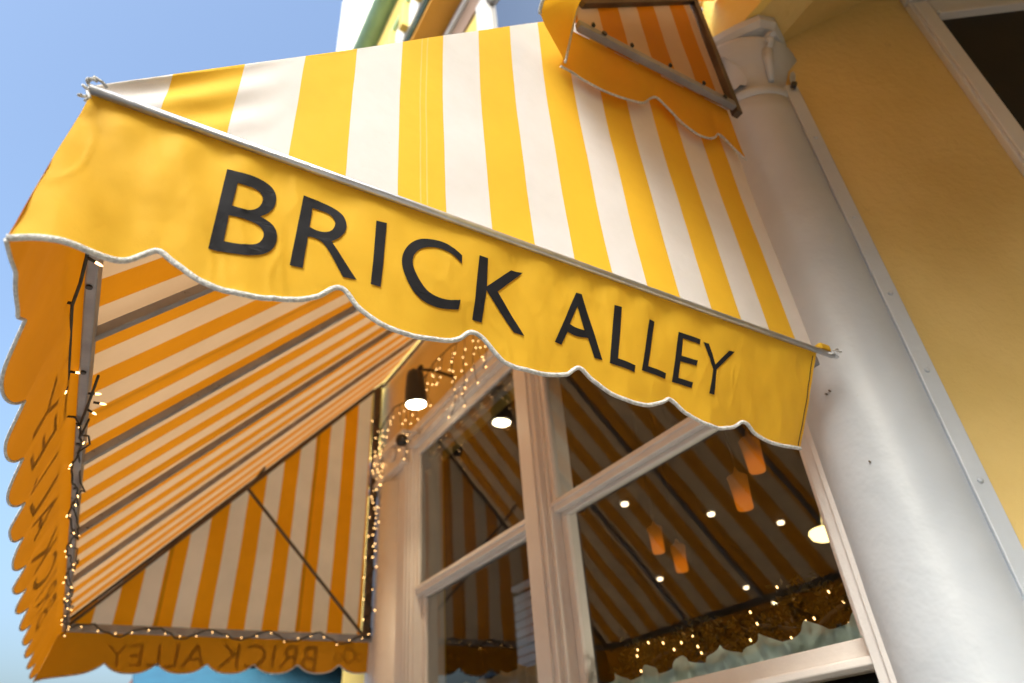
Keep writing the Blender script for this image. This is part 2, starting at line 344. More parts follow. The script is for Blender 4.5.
def chaik(p, n=2):
    for _ in range(n):
        q = [p[0]]
        for a, b in zip(p, p[1:]): q += [(a[0] * .75 + b[0] * .25, a[1] * .75 + b[1] * .25), (a[0] * .25 + b[0] * .75, a[1] * .25 + b[1] * .75)]
        p = q + [p[-1]]
    return p
def catmull(p, n=5):
    out = []
    for i in range(len(p) - 1):
        (x0, y0), (x1, y1) = p[i], p[i + 1]; h = x1 - x0
        m0 = 0 if i == 0 else (y1 - p[i - 1][1]) / (x1 - p[i - 1][0]); m1 = 0 if i + 2 >= len(p) else (p[i + 2][1] - y0) / (p[i + 2][0] - x0)
        for k in range(n):
            t = k / n; out.append((x0 + h * t, (2 * t ** 3 - 3 * t * t + 1) * y0 + (t ** 3 - 2 * t * t + t) * h * m0 + (-2 * t ** 3 + 3 * t * t) * y1 + (t ** 3 - t * t) * h * m1))
    return out + [p[-1]]
BOT = catmull(BOT)
def near_bot(x): return interp(BOT, x)
m = MB()
def f(u, v):
    xt = -.178 + 1.828 * u; xb = -.207 + 1.827 * u; zb = near_bot(xb)
    z = lerp(1.011, zb, v); x = lerp(xt, xb, max(0, (1 - z) / (1 - zb)))
    return (x, yN(x, z), z), (x, z)
m.grid(f, 440, 48); m.flip()
val = m.build('valance', 'plain', aw, label='sunlit near-end yellow valance reading BRICK ALLEY')
m = MB(); pth = []
for i in range(301):
    x = -.207 + 1.827 * i / 300; z = near_bot(x); pth.append((x, yN(x, z) - .001, z))
m.tube(pth, .0050, 8); 
m.build('piping', 'piping', val)
m = MB()
for off in (0.012,):
    pr = []
    for j in range(30):
        z = lerp(.985, .75, j / 29); x = lerp(1.647, 1.62, j / 29) - off; pr.append((x, yN(x, z) - .0012, z))
    m.tube(pr, .0011, 5)
m.build('hem_stitching', 'ink', val)
for k, lps in LET:
    conform(lps, lambda x, z: (x, yN(x, z) - .0022, z), val, 'lettering', 'ink')

# near side panel
def hipN(x): return 1.035 + (x + .18) * .985
m = MB()
def f(u, v):
    x = lerp(-.178, 1.655, u); z = lerp(1.017, hipN(x), v)
    sag = .012 * math.sin(math.pi * min(1, v)) * min(1, (x + .2)) + .004 * nz(x * 2.5, z * 2.5, 4.)
    lap = 0
    crn = max(0, 1 - (x + .18) / .3)
    return (x, .928 + sag - lap * .6 + .012 * crn * math.sin((z - x) * 60) * min(1, (z - 1) * 12) * (1 if hipN(x) - z > .004 else 0), z), (x, z)
m.grid(f, 160, 60); m.build('side_panel', 'near', aw)
# roof panel, seen from beneath
RAF = (1.689, 2.482, 3.243, 3.965)
def roofp(y, s, drop=0):
    x0 = xo(y); z0 = 1.03; z1 = lerp(hipN(1.88), 3.15, (y - .93) / 4.03)
    x = lerp(x0, 1.88, s); z = lerp(z0, z1, s)
    d = min(abs(y - r) for r in (.93,) + RAF + (4.96,)); sag = -.014 * min(1, d / .38) * math.sin(math.pi * s)
    sag += .004 * nz(y * 3, s * 3, 9.)
    return V((x - sag * -.7, y, z + sag - drop))
m = MB(); m.grid(lambda u, v: (roofp(lerp(.93, 4.962, u), v), (lerp(.93, 4.962, u), v * 2.8)), 130, 24); m.flip()
m.build('roof_panel', 'roofc', aw)
# far side panel
def hipF(x): return 1.028 + (x + .04) * 1.105
m = MB()
def f(u, v):
    x = lerp(-.035, 1.78, u); z = lerp(1.0, hipF(x) + .02, v)
    return (x, 4.955 + .01 * nz(x * 3, z * 3, 2.) - .012 * math.sin(math.pi * v), z), (x - (z - 1.8) * .012, z)
m.grid(f, 90, 30); m.flip(); m.build('side_panel', 'farc', aw)
# front valance (its inside shows)
FB = [(.93, .705), (1.0, .70), (1.10, .71), (1.19, .74), (1.245, .772), (1.28, .76), (1.34, .725), (1.40, .712), (1.46, .722), (1.51, .75), (1.545, .775)]
def front_bot(y):
    if y < 1.245: return interp([(.93, .70), (1.04, .70), (1.15, .715), (1.245, .765)], y)
    t = ((y - 1.245) / .305) % 1.0
    return .712 + .046 * (abs(2 * t - 1) ** 2.8)
def frontp(y, w, off=0):
    """w = height"""
    d = 1 - w
    t = ((y - 1.245) / .305) % 1.0
    am = lerp(.07, .02, min(1, y / 4))
    base = interp([(1.245, .12), (1.6, .15), (3.0, .27), (4.2, .26), (4.97, .22)], y)
    fl = d * (base + am * math.sin(math.pi * t)) if y > 1.245 else d * interp([(.92, .097), (1.0, .05), (1.12, .07), (1.245, .12)], y)
    fl += .005 * nz(y * 6, w * 6, 5.) * min(1, d * 8) * min(1, max(0, (y - 1.0) * 5)) * min(1, max(0, (4.9 - y) * 5))
    x = xo(y) + lerp(0, -.004, min(1, (y - .92) * 20)) - fl - off
    u = (y - .925) / 4.045
    x += .016 * max(0, (w - .955) / .045)
    return V((x, lerp(yN(-.178, w), 4.965 + .10 * d, u) if y < 4.98 else y, w))
m = MB()
m.grid(lambda u, v: (lambda y: (lambda w: (frontp(y, w), (y, w)))(lerp(1.0, front_bot(y), v)))(lerp(.925, 4.97, u)), 330, 20)
fv = m.build('valance', 'plain', aw, label='long front yellow valance seen from its shaded inner side')
m = MB(); m.tube([frontp(lerp(.925, 4.97, i / 330), front_bot(lerp(.925, 4.97, i / 330))) for i in range(331)], .0034, 6); m.build('piping', 'piping', fv)
cents = []
for k, lps in LET:
    xs = [p[0] for p in lps[0]]; cents.append((min(xs) + max(xs)) / 2)
for (k, lps), c in zip(LET, cents):
    yc = 3.95 - (c - .09) * 1.82
    lp2 = [[(yc - (a - c) * 1.45, b) for a, b in lp] for lp in lps]
    conform(lp2, lambda y, w: frontp(y, w, .0015), fv, 'lettering', 'ink', .025)
# far valance
def far_bot(x):
    t = ((x - .08 + .14) / .285) % 1.0
    z = .765 + .055 * (abs(2 * t - 1) ** 2.6); return z + .02 * x / 1.8
def farp(x, w, off=0): return V((x, 4.965 + .10 * (1 - w) + .006 * nz(x * 5, w * 5, 6.) + off, w))
m = MB()
def fg(u, v):
    x = lerp(-.05, 1.86, u); k = max(0, 1 - u * 7)
    zb = lerp(far_bot(x), front_bot(4.97), k * k); w = lerp(1.0, zb, v)
    return farp(x + (frontp(4.97, w).x + .05) * k, w), (x, w)
m.grid(fg, 160, 12)
rv = m.build('valance', 'plainthin', aw, label='far-end yellow valance with the lettering showing through mirrored')
m = MB(); m.tube([fg(i / 160, 1)[0] for i in range(161)], .0045, 6); m.build('piping', 'piping', rv)
for k, lps in LET:
    conform([[(1.535 - a, b) for a, b in lp] for lp in lps], lambda x, w: farp(x, w, .0015), rv, 'lettering', 'ink', .025)
def ringl(cx, cz, r0, r1, n=28):
    return [[(cx + r1 * math.cos(2 * math.pi * i / n), cz + r1 * math.sin(2 * math.pi * i / n)) for i in range(n)],
            [(cx + r0 * math.cos(2 * math.pi * i / n), cz + r0 * math.sin(2 * math.pi * i / n)) for i in range(n)]]
for cx, cz, r0, r1 in ((1.715, .895, .035, .047), (1.635, .885, .022, .030), (1.79, .885, .022, .030), (1.715, .955, .016, .024)):
    conform(ringl(cx, cz, r0, r1), lambda x, w: farp(x, w, .0015), rv, 'emblem', 'ink', .025)
# frame
m = MB(); m.tube([(-.180, .910, 1.004), (.5, .912, 1.003), (1.2, .914, 1.001), (1.715, .914, .999)], .0085, 12)
m.build('rail', 'steel', aw)
m = MB(); m.bar((xo(.97) + .026, .97, 1.0), (xo(4.93) + .018, 4.93, 1.0), .024, .05, ch=.004)
ob = m.build('front_bar', 'alu', aw)
for y in (1.42, 1.80, 2.25, 2.62, 3.1, 3.6, 4.2, 4.6):
    m = MB(); m.lathe((xo(y) + .023, y, .970), [(.007, 0), (.007, .006)], 8); m.build('bolt', 'black', ob)
m = MB(); m.bar((-.03, 4.925, 1.0), (1.90, 4.925, 1.0), .03, .045, ch=.004); m.build('end_bar', 'alu', aw)
m = MB(); m.bar((-.12, .965, 1.0), (1.70, .965, 1.0), .03, .03, ch=.004); m.build('end_bar', 'alu', aw)
for y in RAF:
    m = MB(); a = roofp(y, .0, .03); b = roofp(y, .985, .03); a.z = 1.0
    m.bar(a + V((.02, 0, .01)), b, .026, .03, up=(0, 1, 0), ch=.003); m.build('rafter', 'alu' , aw)
for y in (1.0, 4.915):
    m = MB(); a = roofp(y, .0, .03); b = roofp(y, .985, .035); m.bar(a + V((.02, 0, 0)), b, .02, .022, up=(0, 1, 0), ch=.003); m.build('rafter', 'bronze', aw)
m = MB(); m.tube([(-.03, 4.94, 1.04), (.9, 4.94, 2.055), (1.78, 4.94, 3.03)], .014, 8); m.build('hem', 'bronze', aw)
m = MB(); m.bar((1.81, 4.915, 1.0), (1.81, 4.915, 3.03), .045, .05, ch=.004); m.build('wall_post', 'bronze', aw)
m = MB(); m.bar((.862, 4.89, 1.965), (1.79, 4.89, 1.0), .016, .020, ch=.003); m.build('brace', 'bronze', aw)
m = MB(); m.bar((.90, 4.60, 2.02), (.86, 4.89, 1.965), .014, .012); m.build('brace', 'bronze', aw)
m = MB(); m.tube([(1.85, .95, 2.98), (1.85, 3, 3.0), (1.85, 4.9, 3.05)], .014, 8); m.build('wall_rail', 'alu', aw)
m = MB()
m.bar((1.70, .907, 1.0), (1.735, .915, .998), .012, .004)
m.tube([(1.71, .903, 1.01), (1.725, .90, 1.016), (1.738, .905, 1.02)], .0025, 6); m.tube([(1.72, .90, 1.01), (1.73, .898, 1.006), (1.742, .90, 1.012)], .0022, 6)
m.build('bracket', 'steel', aw, label='small metal bracket fixing the rail to the white column')
m = MB(); m.box((1.665, .908, 1.010), (1.712, .93, 1.032), .006); m.cur = 0; m.build('tab', 'plain', aw)
m = MB()
lp_ = []
for i in range(30):
    t = i / 29; lp_.append((-.180 + .006 * math.cos(t * 17) - .004 * t, .906 - .006 * math.sin(t * 13), 1.022 - .045 * t))
m.tube(lp_, .0026, 5); m.tube([(-.186, .91, 1.018), (-.178, .90, 1.024), (-.166, .905, 1.024), (-.158, .91, 1.020)], .0028, 5)
m.tube([(-.180, .90, .985), (-.172, .895, .97), (-.178, .90, .962)], .0024, 5)
m.build('lashing', 'piping', aw, label='cord lashing at the outer corner')

# ================================================================== upper awning
ua = thing('upper_awning', 'smaller yellow striped awning above and nearer, seen from beneath beside the column capital', 'awning', (1.8, .3, 2.15))
YU = .885
def uz(x): return 1.985 + (x - .904) * .057
def uhip(x): return 2.163 + (x - .955) * .874
m = MB(); m.grid(lambda u, v: (lambda x: ((x, YU + .004 * nz(x * 5, v * 3, 1.), lerp(uz(x), uhip(x), v)), (x, v)))(lerp(.93, 1.625, u)), 50, 20); m.flip()
m.build('side_panel', 'uppc', ua)
UB = [(.858, 1.785), (.90, 1.787), (.94, 1.775), (.994, 1.765), (1.04, 1.765), (1.09, 1.772), (1.14, 1.79), (1.185, 1.815), (1.225, 1.862), (1.255, 1.885), (1.285, 1.868), (1.34, 1.82), (1.38, 1.80), (1.42, 1.79), (1.47, 1.80), (1.51, 1.83), (1.54, 1.868), (1.565, 1.862), (1.60, 1.825), (1.635, 1.79), (1.665, 1.768)]
def chaikin(p, n=2):
    for _ in range(n):
        q = [p[0]]
        for a, b in zip(p, p[1:]): q += [(a[0] * .75 + b[0] * .25, a[1] * .75 + b[1] * .25), (a[0] * .25 + b[0] * .75, a[1] * .25 + b[1] * .75)]
        p = q + [p[-1]]
    return p
UBs = catmull([(x, z + .01) for x, z in UB])
def upv(u, v):
    xt = lerp(.91, 1.61, u); xb = lerp(.858, 1.645, u); zb = interp(UBs, xb); zt = uz(xt)
    x = lerp(xt, xb, v); z = lerp(zt, zb, v)
    return V((x, YU + .004 + .02 * v + .008 * nz(x * 6, z * 6, 2.) * v, z))
m = MB(); m.grid(lambda u, v: (upv(u, v), (u, v)), 90, 14); uv_ = m.build('valance', 'plainup', ua, label='shaded far-side valance with a brown scalloped edge')
m = MB(); m.tube([upv(i / 90, 1) for i in range(91)], .004, 6); m.build('piping', 'piping', uv_)
def fr(u, v):   # front valance, u: 0 at the far corner -> towards the viewer
    y = YU - 1.9 * u
    top = V((.955, y, 2.163))
    bot = [(0, .853, YU, 1.775), (.02, .776, .86, 1.868), (.032, .752, .845, 1.885), (.037, .748, .84, 1.893), (.05, .742, .815, 1.90), (.1, .74, .70, 1.86), (1, .74, -1.0, 1.86)]
    for (a, *A), (b, *B) in zip(bot, bot[1:]):
        if u <= b:
            q = V(A).lerp(V(B), (u - a) / (b - a)); break
    return top.lerp(q, v)
m = MB()
us = [0, .01, .02, .026, .032, .037, .043, .05, .07, .1] + [.1 + .9 * i / 20 for i in range(1, 21)]
m.grid(lambda u, v: (fr(us[round(u * (len(us) - 1))], v), (u, v)), len(us) - 1, 8); m.flip()
fu = m.build('valance', 'plainup', ua, label='bright outer side of the front valance')
m = MB(); m.tube([fr(us[i], 1) for i in range(4, len(us))], .0055, 6); m.tube([fr(0, v / 10) + V((0, .0, 0)) for v in range(11)] , .0045, 6); m.build('piping', 'piping', fu)
m = MB(); m.grid(lambda u, v: ((lerp(.953, 1.84, v), YU - 1.9 * u, lerp(2.165, 2.94, v)), (YU - 1.9 * u, v)), 10, 10); m.build('roof_panel', 'uppc', ua)
m = MB(); m.bar((.915, YU - .02, uz(.915)), (1.62, YU - .02, uz(1.62)), .024, .03, ch=.003); ub = m.build('end_bar', 'alu', ua)
for x in (.97, 1.13, 1.30, 1.46):
    m = MB(); m.tube([(x, YU - .035, uz(x) + .014), (x, YU - .035, uz(x) + .026)], .006, 8); m.build('bolt', 'black', ub)
for x in (1.01, 1.56):
    m = MB(); m.lathe((x, YU - .034, uz(x)), [(.009, 0), (.009, -.006)], 10, (0, 1, 0)); m.build('bolt', 'black', ub)
m = MB(); m.bar((1.64, YU - .01, 2.0), (1.645, YU - .01, 2.8), .03, .03, ch=.003); m.build('wall_post', 'bronze', ua)
m = MB(); m.bar((.96, YU - .015, 2.15), (1.645, YU - .015, 2.75), .022, .022, ch=.003); m.build('rafter', 'bronze', ua)

# ================================================================== corner building
bd = thing('corner_restaurant', 'yellow corner restaurant with sash windows, white round column and green-trimmed eaves', 'building', (3, 3, -H0))
m = MB()
m.box((1.905, -3, 3.0), (2.3, 5.05, 6.66)); m.box((1.905, 1.0, 2.32), (2.3, 5.05, 3.0))
m.box((1.93, 1.1, -H0), (2.3, 5.05, -.62))
m.box((1.86, -7, -H0), (6, -1.5, 6.66)); m.box((2.12, 5.05, -H0), (2.5, 6.3, 3.2)); m.box((1.906, 5.051, 3.2), (2.5, 6.7, 6.66))  # first block is out of view, added to keep light off the angled wall
wall = m.build('wall', 'yellowwall', bd)
m = MB(); m.box((2.08, 5.5, 1.05), (2.118, 5.75, 1.75), .004); m.build('window', 'grey', bd)
# beam over the recess, sloping soffit, splayed wall
m = MB(); m.box((1.845, -3, 2.665), (1.904, .985, 3.35), .004); m.build('beam', 'yellowwall', bd)
P0 = V((2.045, .842, 0)); dW = V((.81, -.587, 0)).normalized(); nW = V((-.587, -.81, 0)).normalized()
def sofz(s): return 2.656 + .553 * max(0, s - .02)
m = MB(); L = 2.6
a = P0; b = P0 + dW * L
q = m.pts([(a.x, a.y, -H0), (b.x, b.y, -H0), (b.x, b.y, sofz(L) + .1), (a.x, a.y, sofz(0) + .1)])
q2 = m.pts([(p[0] - nW.x * .2, p[1] - nW.y * .2, p[2]) for p in ((a.x, a.y, -H0), (b.x, b.y, -H0), (b.x, b.y, sofz(L) + .1), (a.x, a.y, sofz(0) + .1))])
m.face(q); m.face(q2[::-1])
for i in range(4): m.face([q[i], q[(i + 1) % 4], q2[(i + 1) % 4], q2[i]])
m.build('wall', 'stucco', bd, label='ochre stucco wall set at an angle right of the column')
m = MB()
q = m.pts([(1.846, .98, 2.667), (2.05, .98, 2.667), (a.x, a.y, sofz(0)), (b.x, b.y, sofz(L)), (1.846, -3, 2.667)])
m.face([q[0], q[1], q[2]]); m.face([q[0], q[2], q[4]]); m.face([q[2], q[3], q[4]]); m.build('soffit', 'stucco', bd)
# window in the splayed wall
def wp(s, z, o): p = P0 + dW * s + nW * o; return V((p.x, p.y, z))
win = MB()
def wb(mm, s0, s1, z0, z1, o0, o1, ch=.004):
    c = (wp(s0, z0, o0) + wp(s1, z1, o1)) / 2
    mm.prism_box(c, dW, nW, V((0, 0, 1)), abs(s1 - s0) / 2, abs(o1 - o0) / 2, abs(z1 - z0) / 2, ch)
S0 = .655
wb(win, S0, S0 + .085, -.2, 2.83, .0, .03); wb(win, S0 + .012, S0 + .075, -.2, 2.80, .03, .042)
wb(win, S0 + .086, S0 + 1.25, 2.735, 2.83, .0, .031); wb(win, S0 + .086, S0 + 1.25, 2.705, 2.733, .0, .045)
wb(win, S0, S0 + 1.3, 2.84, 2.90, .0, .07)
wf = win.build('window', 'white', bd, label='dark window high in the angled ochre wall')
m = MB(); wb(m, S0 + .087, S0 + 1.25, -.2, 2.704, .002, .008, 0); m.build('pane', 'dark', wf)
# slim pilaster strip with screws
m = MB(); c0 = wp(-.012, .3, .02); 
m.prism_box(V((c0.x, c0.y, .35)), dW, nW, V((0, 0, 1)), .026, .022, 2.00, .004); sp = m.build('corner_strip', 'column', bd)
for z in (2.02, 1.60, 1.26, .97, .62):
    m = MB(); m.lathe(wp(-.012, z, .042), [(.008, 0), (.007, .004), (.003, .006)], 10, nW); m.build('screw', 'column', sp)
# round column
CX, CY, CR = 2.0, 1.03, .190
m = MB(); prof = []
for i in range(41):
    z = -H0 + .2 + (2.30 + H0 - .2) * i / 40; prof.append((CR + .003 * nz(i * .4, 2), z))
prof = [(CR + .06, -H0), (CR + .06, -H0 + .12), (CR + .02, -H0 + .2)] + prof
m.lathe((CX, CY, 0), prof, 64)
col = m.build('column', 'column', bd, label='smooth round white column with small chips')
m = MB(); prof = [(CR + .0, 2.10), (CR + .008, 2.115), (CR + .011, 2.135), (CR + .007, 2.155), (CR - .004, 2.165), (CR + .002, 2.26), (CR + .028, 2.36), (CR + .075, 2.44), (CR + .06, 2.49), (CR + .01, 2.50)]
m.lathe((CX, CY, 0), prof, 48)
for an in range(8):
    t = an * math.pi / 4 + R(27.2 + 180) ; rad = CR + .035
    d = V((math.cos(t), math.sin(t), 0)); tn = V((-d.y, d.x, 0))
    if an % 2 == 0:    # leaf
        pts_ = []
        for k in range(9):
            s = k / 8; w = .058 * math.sin(math.pi * min(1, .25 + s * .75)) ; rr = rad - .025 + .045 * s ** 2.2; zz = 2.17 + .23 * s - .03 * max(0, s - .85) / .15
            pts_.append((V((CX, CY, zz)) + d * rr, w))
        rows = [m.pts([p - tn * w, p - tn * w * .5 + d * .018, p + d * .006, p + tn * w * .5 + d * .018, p + tn * w]) for p, w in pts_]
        for r0, r1 in zip(rows, rows[1:]):
            for k in range(4): m.face([r0[k], r0[k + 1], r1[k + 1], r1[k]], True)
    else:              # volute
        c = V((CX, CY, 2.42)) + d * (CR + .062)
        path = []
        for k in range(26):
            th = k * .42; rr = .044 * (1 - k / 30); path.append(c + d * (rr * math.cos(th)) + V((0, 0, rr * math.sin(th))))
        m.tube(path, .013, 8)
        m.tube([V((CX, CY, 2.20)) + d * (CR + .0), V((CX, CY, 2.32)) + d * (CR + .03), c + V((0, 0, -.03)) - d * .02], [.012, .02, .026], 8)
m.lathe((CX, CY, 0), [(.20, 2.585), (.205, 2.67)], 40)
hs = []
for (sx, sy) in ((-1, -1), (1, -1), (1, 1), (-1, 1)): hs.append((sx, sy))
def abac(z, k):
    o = []
    for i in range(4):
        a0 = R(27.2 + 180 + 45 + 90 * i)
        for da, rr in ((-.12, 1.0), (.12, 1.0), (.42, .88), (.785, .82), (1.15, .88)):
            o.append(V((CX + math.cos(a0 + da) * k * rr, CY + math.sin(a0 + da) * k * rr, z)))
    return m.pts(o)
ra, rb, rc = abac(2.50, .285), abac(2.53, .305), abac(2.575, .305)
for A_, B_ in ((ra, rb), (rb, rc)):
    for i in range(20): m.face([A_[i], A_[(i + 1) % 20], B_[(i + 1) % 20], B_[i]])
m.face(ra[::-1]); m.face(rc)
for v in m.v:
    if v.z < 2.58: v.z = 2.285 + (v.z - 2.10) * .78
m.build('capital', 'column', col)
m = MB(); 
m.lathe(wp(-.01, 2.32, .05), [(.012, 0), (.012, .02)], 10, nW); m.build('screw', 'black', col)

def onshaft(a, z):      # a = degrees round the shaft from its street-facing side
    t = R(27.2 + 180 + a); return V((CX + (CR + .001) * math.cos(t), CY + (CR + .001) * math.sin(t), z)), V((math.cos(t), math.sin(t), 0))
for a_, z_ in ((-26, .95), (-22, .955), (-12, .71)):
    p_, n_ = onshaft(a_, z_); m = MB(); m.tube([p_ - n_ * .004, p_ + n_ * .008], .0028, 6); m.build('nail', 'bronze', col)
# window wall
def wbox(mm, x0, x1, y0, y1, z0, z1, ch=.004): mm.box((x0, y0, z0), (x1, y1, z1), ch)
m = MB()   # centre post
wbox(m, 1.86, 2.05, 2.665, 2.835, -H0, 2.20); wbox(m, 1.845, 1.859, 2.695, 2.80, -H0, 2.20, .003)
m.build('window_post', 'wood', bd)
m = MB()   # broad far pilaster with mouldings
wbox(m, 1.87, 2.12, 4.30, 5.04, -H0, 2.32); wbox(m, 1.852, 1.869, 4.86, 5.03, -H0, 2.10); wbox(m, 1.855, 1.869, 4.24 + .08, 4.42, -H0, 2.10); wbox(m, 1.845, 1.854, 4.345, 4.385, -H0, 2.10, .003)
m.tube([(1.89, 4.64, -H0), (1.89, 4.64, 2.04)], .11, 24)
pi_ = m.build('window_post', 'wood', bd, label='broad cream pilaster at the far end of the windows')
m = MB(); wbox(m, 1.80, 1.868, 4.34, 5.06, 2.101, 2.14, .006); wbox(m, 1.79, 1.868, 4.30, 5.08, 2.30, 2.36, .008)
wbox(m, 1.82, 1.868, 4.36, 5.03, 2.141, 2.299, .012)
for yc in (4.52, 4.86):
    m.tube([V((1.80 - .0 * k, yc + .06 * (1 - k / 22) * math.cos(k * .5), 2.225 + .06 * (1 - k / 22) * math.sin(k * .5))) for k in range(20)], .014, 6)
m.build('capital', 'wood', pi_)
m = MB()   # head casing
wbox(m, 1.865, 2.05, 1.12, 4.30, 2.205, 2.318); wbox(m, 1.845, 1.864, 1.12, 4.34, 2.285, 2.345, .006); wbox(m, 1.852, 1.864, 1.12, 4.32, 2.215, 2.235, .004)
m.build('window_head', 'wood', bd)
m = MB()   # casing beside the column
wbox(m, 1.862, 2.05, 1.135, 1.205, -H0, 2.204); wbox(m, 1.850, 1.861, 1.10, 1.165, -H0, 2.204, .003); wbox(m, 1.9, 2.05, 1.0, 1.134, -H0, 2.204)
m.build('window_casing', 'white', bd)
def window(y0, y1, zb, paint_, label):
    wf = MB(); e = .002
    wbox(wf, 1.89, 2.05, y0 + e, y0 + .022, zb, 2.203); wbox(wf, 1.89, 2.05, y1 - .022, y1 - e, zb, 2.203); wbox(wf, 2.0, 2.05, y0 + .01, y1 - .01, 2.15, 2.203)
    w = wf.build('window', paint_, bd, label=label)
    a, b = y0 + .024, y1 - .024
    m = MB()
    wbox(m, 1.905, 1.945, a, b, 1.145, 1.198); wbox(m, 1.905, 1.945, a, b, 2.15, 2.203)
    wbox(m, 1.905, 1.945, a, a + .028, 1.20, 2.148); wbox(m, 1.905, 1.945, b - .028, b, 1.20, 2.148)
    wbox(m, 1.895, 1.904, a, b, 1.172, 1.196, .003)
    s = m.build('upper_sash', paint_, w)
    m = MB()
    wbox(m, 1.95, 1.99, a, b, 1.13, 1.175); wbox(m, 1.95, 1.99, a, b, zb, zb + .055)
    wbox(m, 1.95, 1.99, a, a + .042, zb + .057, 1.128); wbox(m, 1.95, 1.99, b - .042, b, zb + .057, 1.128)
    m.build('lower_sash', paint_, w)
    m = MB(); m.quad((1.925, b - .03, 1.2), (1.925, a + .03, 1.2), (1.925, a + .03, 2.15), (1.925, b - .03, 2.15)); m.build('pane', 'glass', w)
    m = MB(); m.quad((1.97, b - .043, zb + .057), (1.97, a + .043, zb + .057), (1.97, a + .043, 1.13), (1.97, b - .043, 1.13)); m.build('pane', 'glass', w)
    m = MB(); wbox(m, 1.875, 2.05, y0 + e, y1 - e, zb - .026, zb - .003, .005)
    m.build('transom', paint_, w)
    m = MB(); wbox(m, 1.90, 2.0, y0 + .03, y1 - .03, -.60, -.52); m.build('sill', paint_, w)
    m = MB(); m.quad((1.97, y1 - .03, -.52), (1.97, y0 + .03, -.52), (1.97, y0 + .03, zb - .046), (1.97, y1 - .03, zb - .046)); m.build('pane', 'glass', w)
window(1.205, 2.665, .255, 'wood', 'large sash window nearest the round column')
window(2.835, 4.30, .255, 'wood', 'sash window between the two cream posts')
# eaves and upper storey
m = MB(); m.box((1.62, -3, 6.66), (2.5, 6.7, 6.72)); m.build('soffit', 'cornice', bd)
m = MB(); m.box((1.60, -3, 6.721), (2.4, 6.7, 6.84)); m.build('fascia', 'dkgreen', bd)
m = MB(); m.box((1.58, -3, 6.841), (2.4, 6.72, 7.55), .01); m.build('fascia', 'bright', bd)
m = MB(); m.box((1.57, -3, 7.551), (2.4, 6.75, 7.92), .01); m.build('fascia', 'yellowwall', bd)
m = MB()
for k in range(24):
    y = -2.6 + k * .38; m = MB(); m.box((1.50, y, 6.86), (1.579, y + .10, 7.30), .01); m.build('bracket', 'yellowwall', bd)
m = MB(); m.box((1.54, -3, 7.32), (1.579, 6.7, 7.40), .008); m.build('moulding', 'green', bd)
m = MB(); m.tube([(1.50, -3, 8.12), (1.50, 6.8, 8.12)], .14, 16); m.build('gutter', 'green', bd)
m = MB(); m.box((1.56, -3, 8.3), (3.6, 6.4, 11.5), .03)
for y in (4.9, 5.4, 5.9, 6.3): m.box((1.44, y, 8.5), (1.57, y + .16, 11.2), .02)
m.build('parapet', 'bright', bd)
m = MB(); m.box((1.84, 2.76, 3.4), (1.903, 2.93, 6.0), .005); m.box((1.84, 1.2, 5.86), (1.903, 2.755, 6.0), .005); 
uw = m.build('window', 'white', bd, label='upper-storey window reflecting blue sky')
m = MB(); m.quad((1.895, 2.76, 3.4), (1.895, 1.2, 3.4), (1.895, 1.2, 5.86), (1.895, 2.76, 5.86)); m.build('pane', 'skyglass', uw)
m = MB(); m.box((1.86, -1, 6.45), (1.904, 6.6, 6.58), .006); m.build('moulding', 'white', bd)
m = MB(); m.box((1.885, 1.2, 6.125), (1.904, 6.0, 6.44)); m.build('frieze', 'tan', bd)
# inside the restaurant
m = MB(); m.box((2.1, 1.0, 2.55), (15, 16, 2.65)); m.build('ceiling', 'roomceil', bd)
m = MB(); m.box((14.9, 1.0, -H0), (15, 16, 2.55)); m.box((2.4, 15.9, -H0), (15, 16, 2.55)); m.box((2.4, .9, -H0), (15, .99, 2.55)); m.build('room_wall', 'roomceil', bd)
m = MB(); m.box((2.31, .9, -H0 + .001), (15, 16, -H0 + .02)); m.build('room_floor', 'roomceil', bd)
m = MB()
for i in range(26): m.prism_box(V((4.0, 6.15, -.4 + i * .085)), V((1, 0, 0)), V((0, 1, 0)), V((0, 0, 1)), .02, .25, .037, .004)
m.box((3.97, 5.88, 1.815), (4.05, 6.42, 1.87), .01)
m.build('shutter', 'clap', bd)

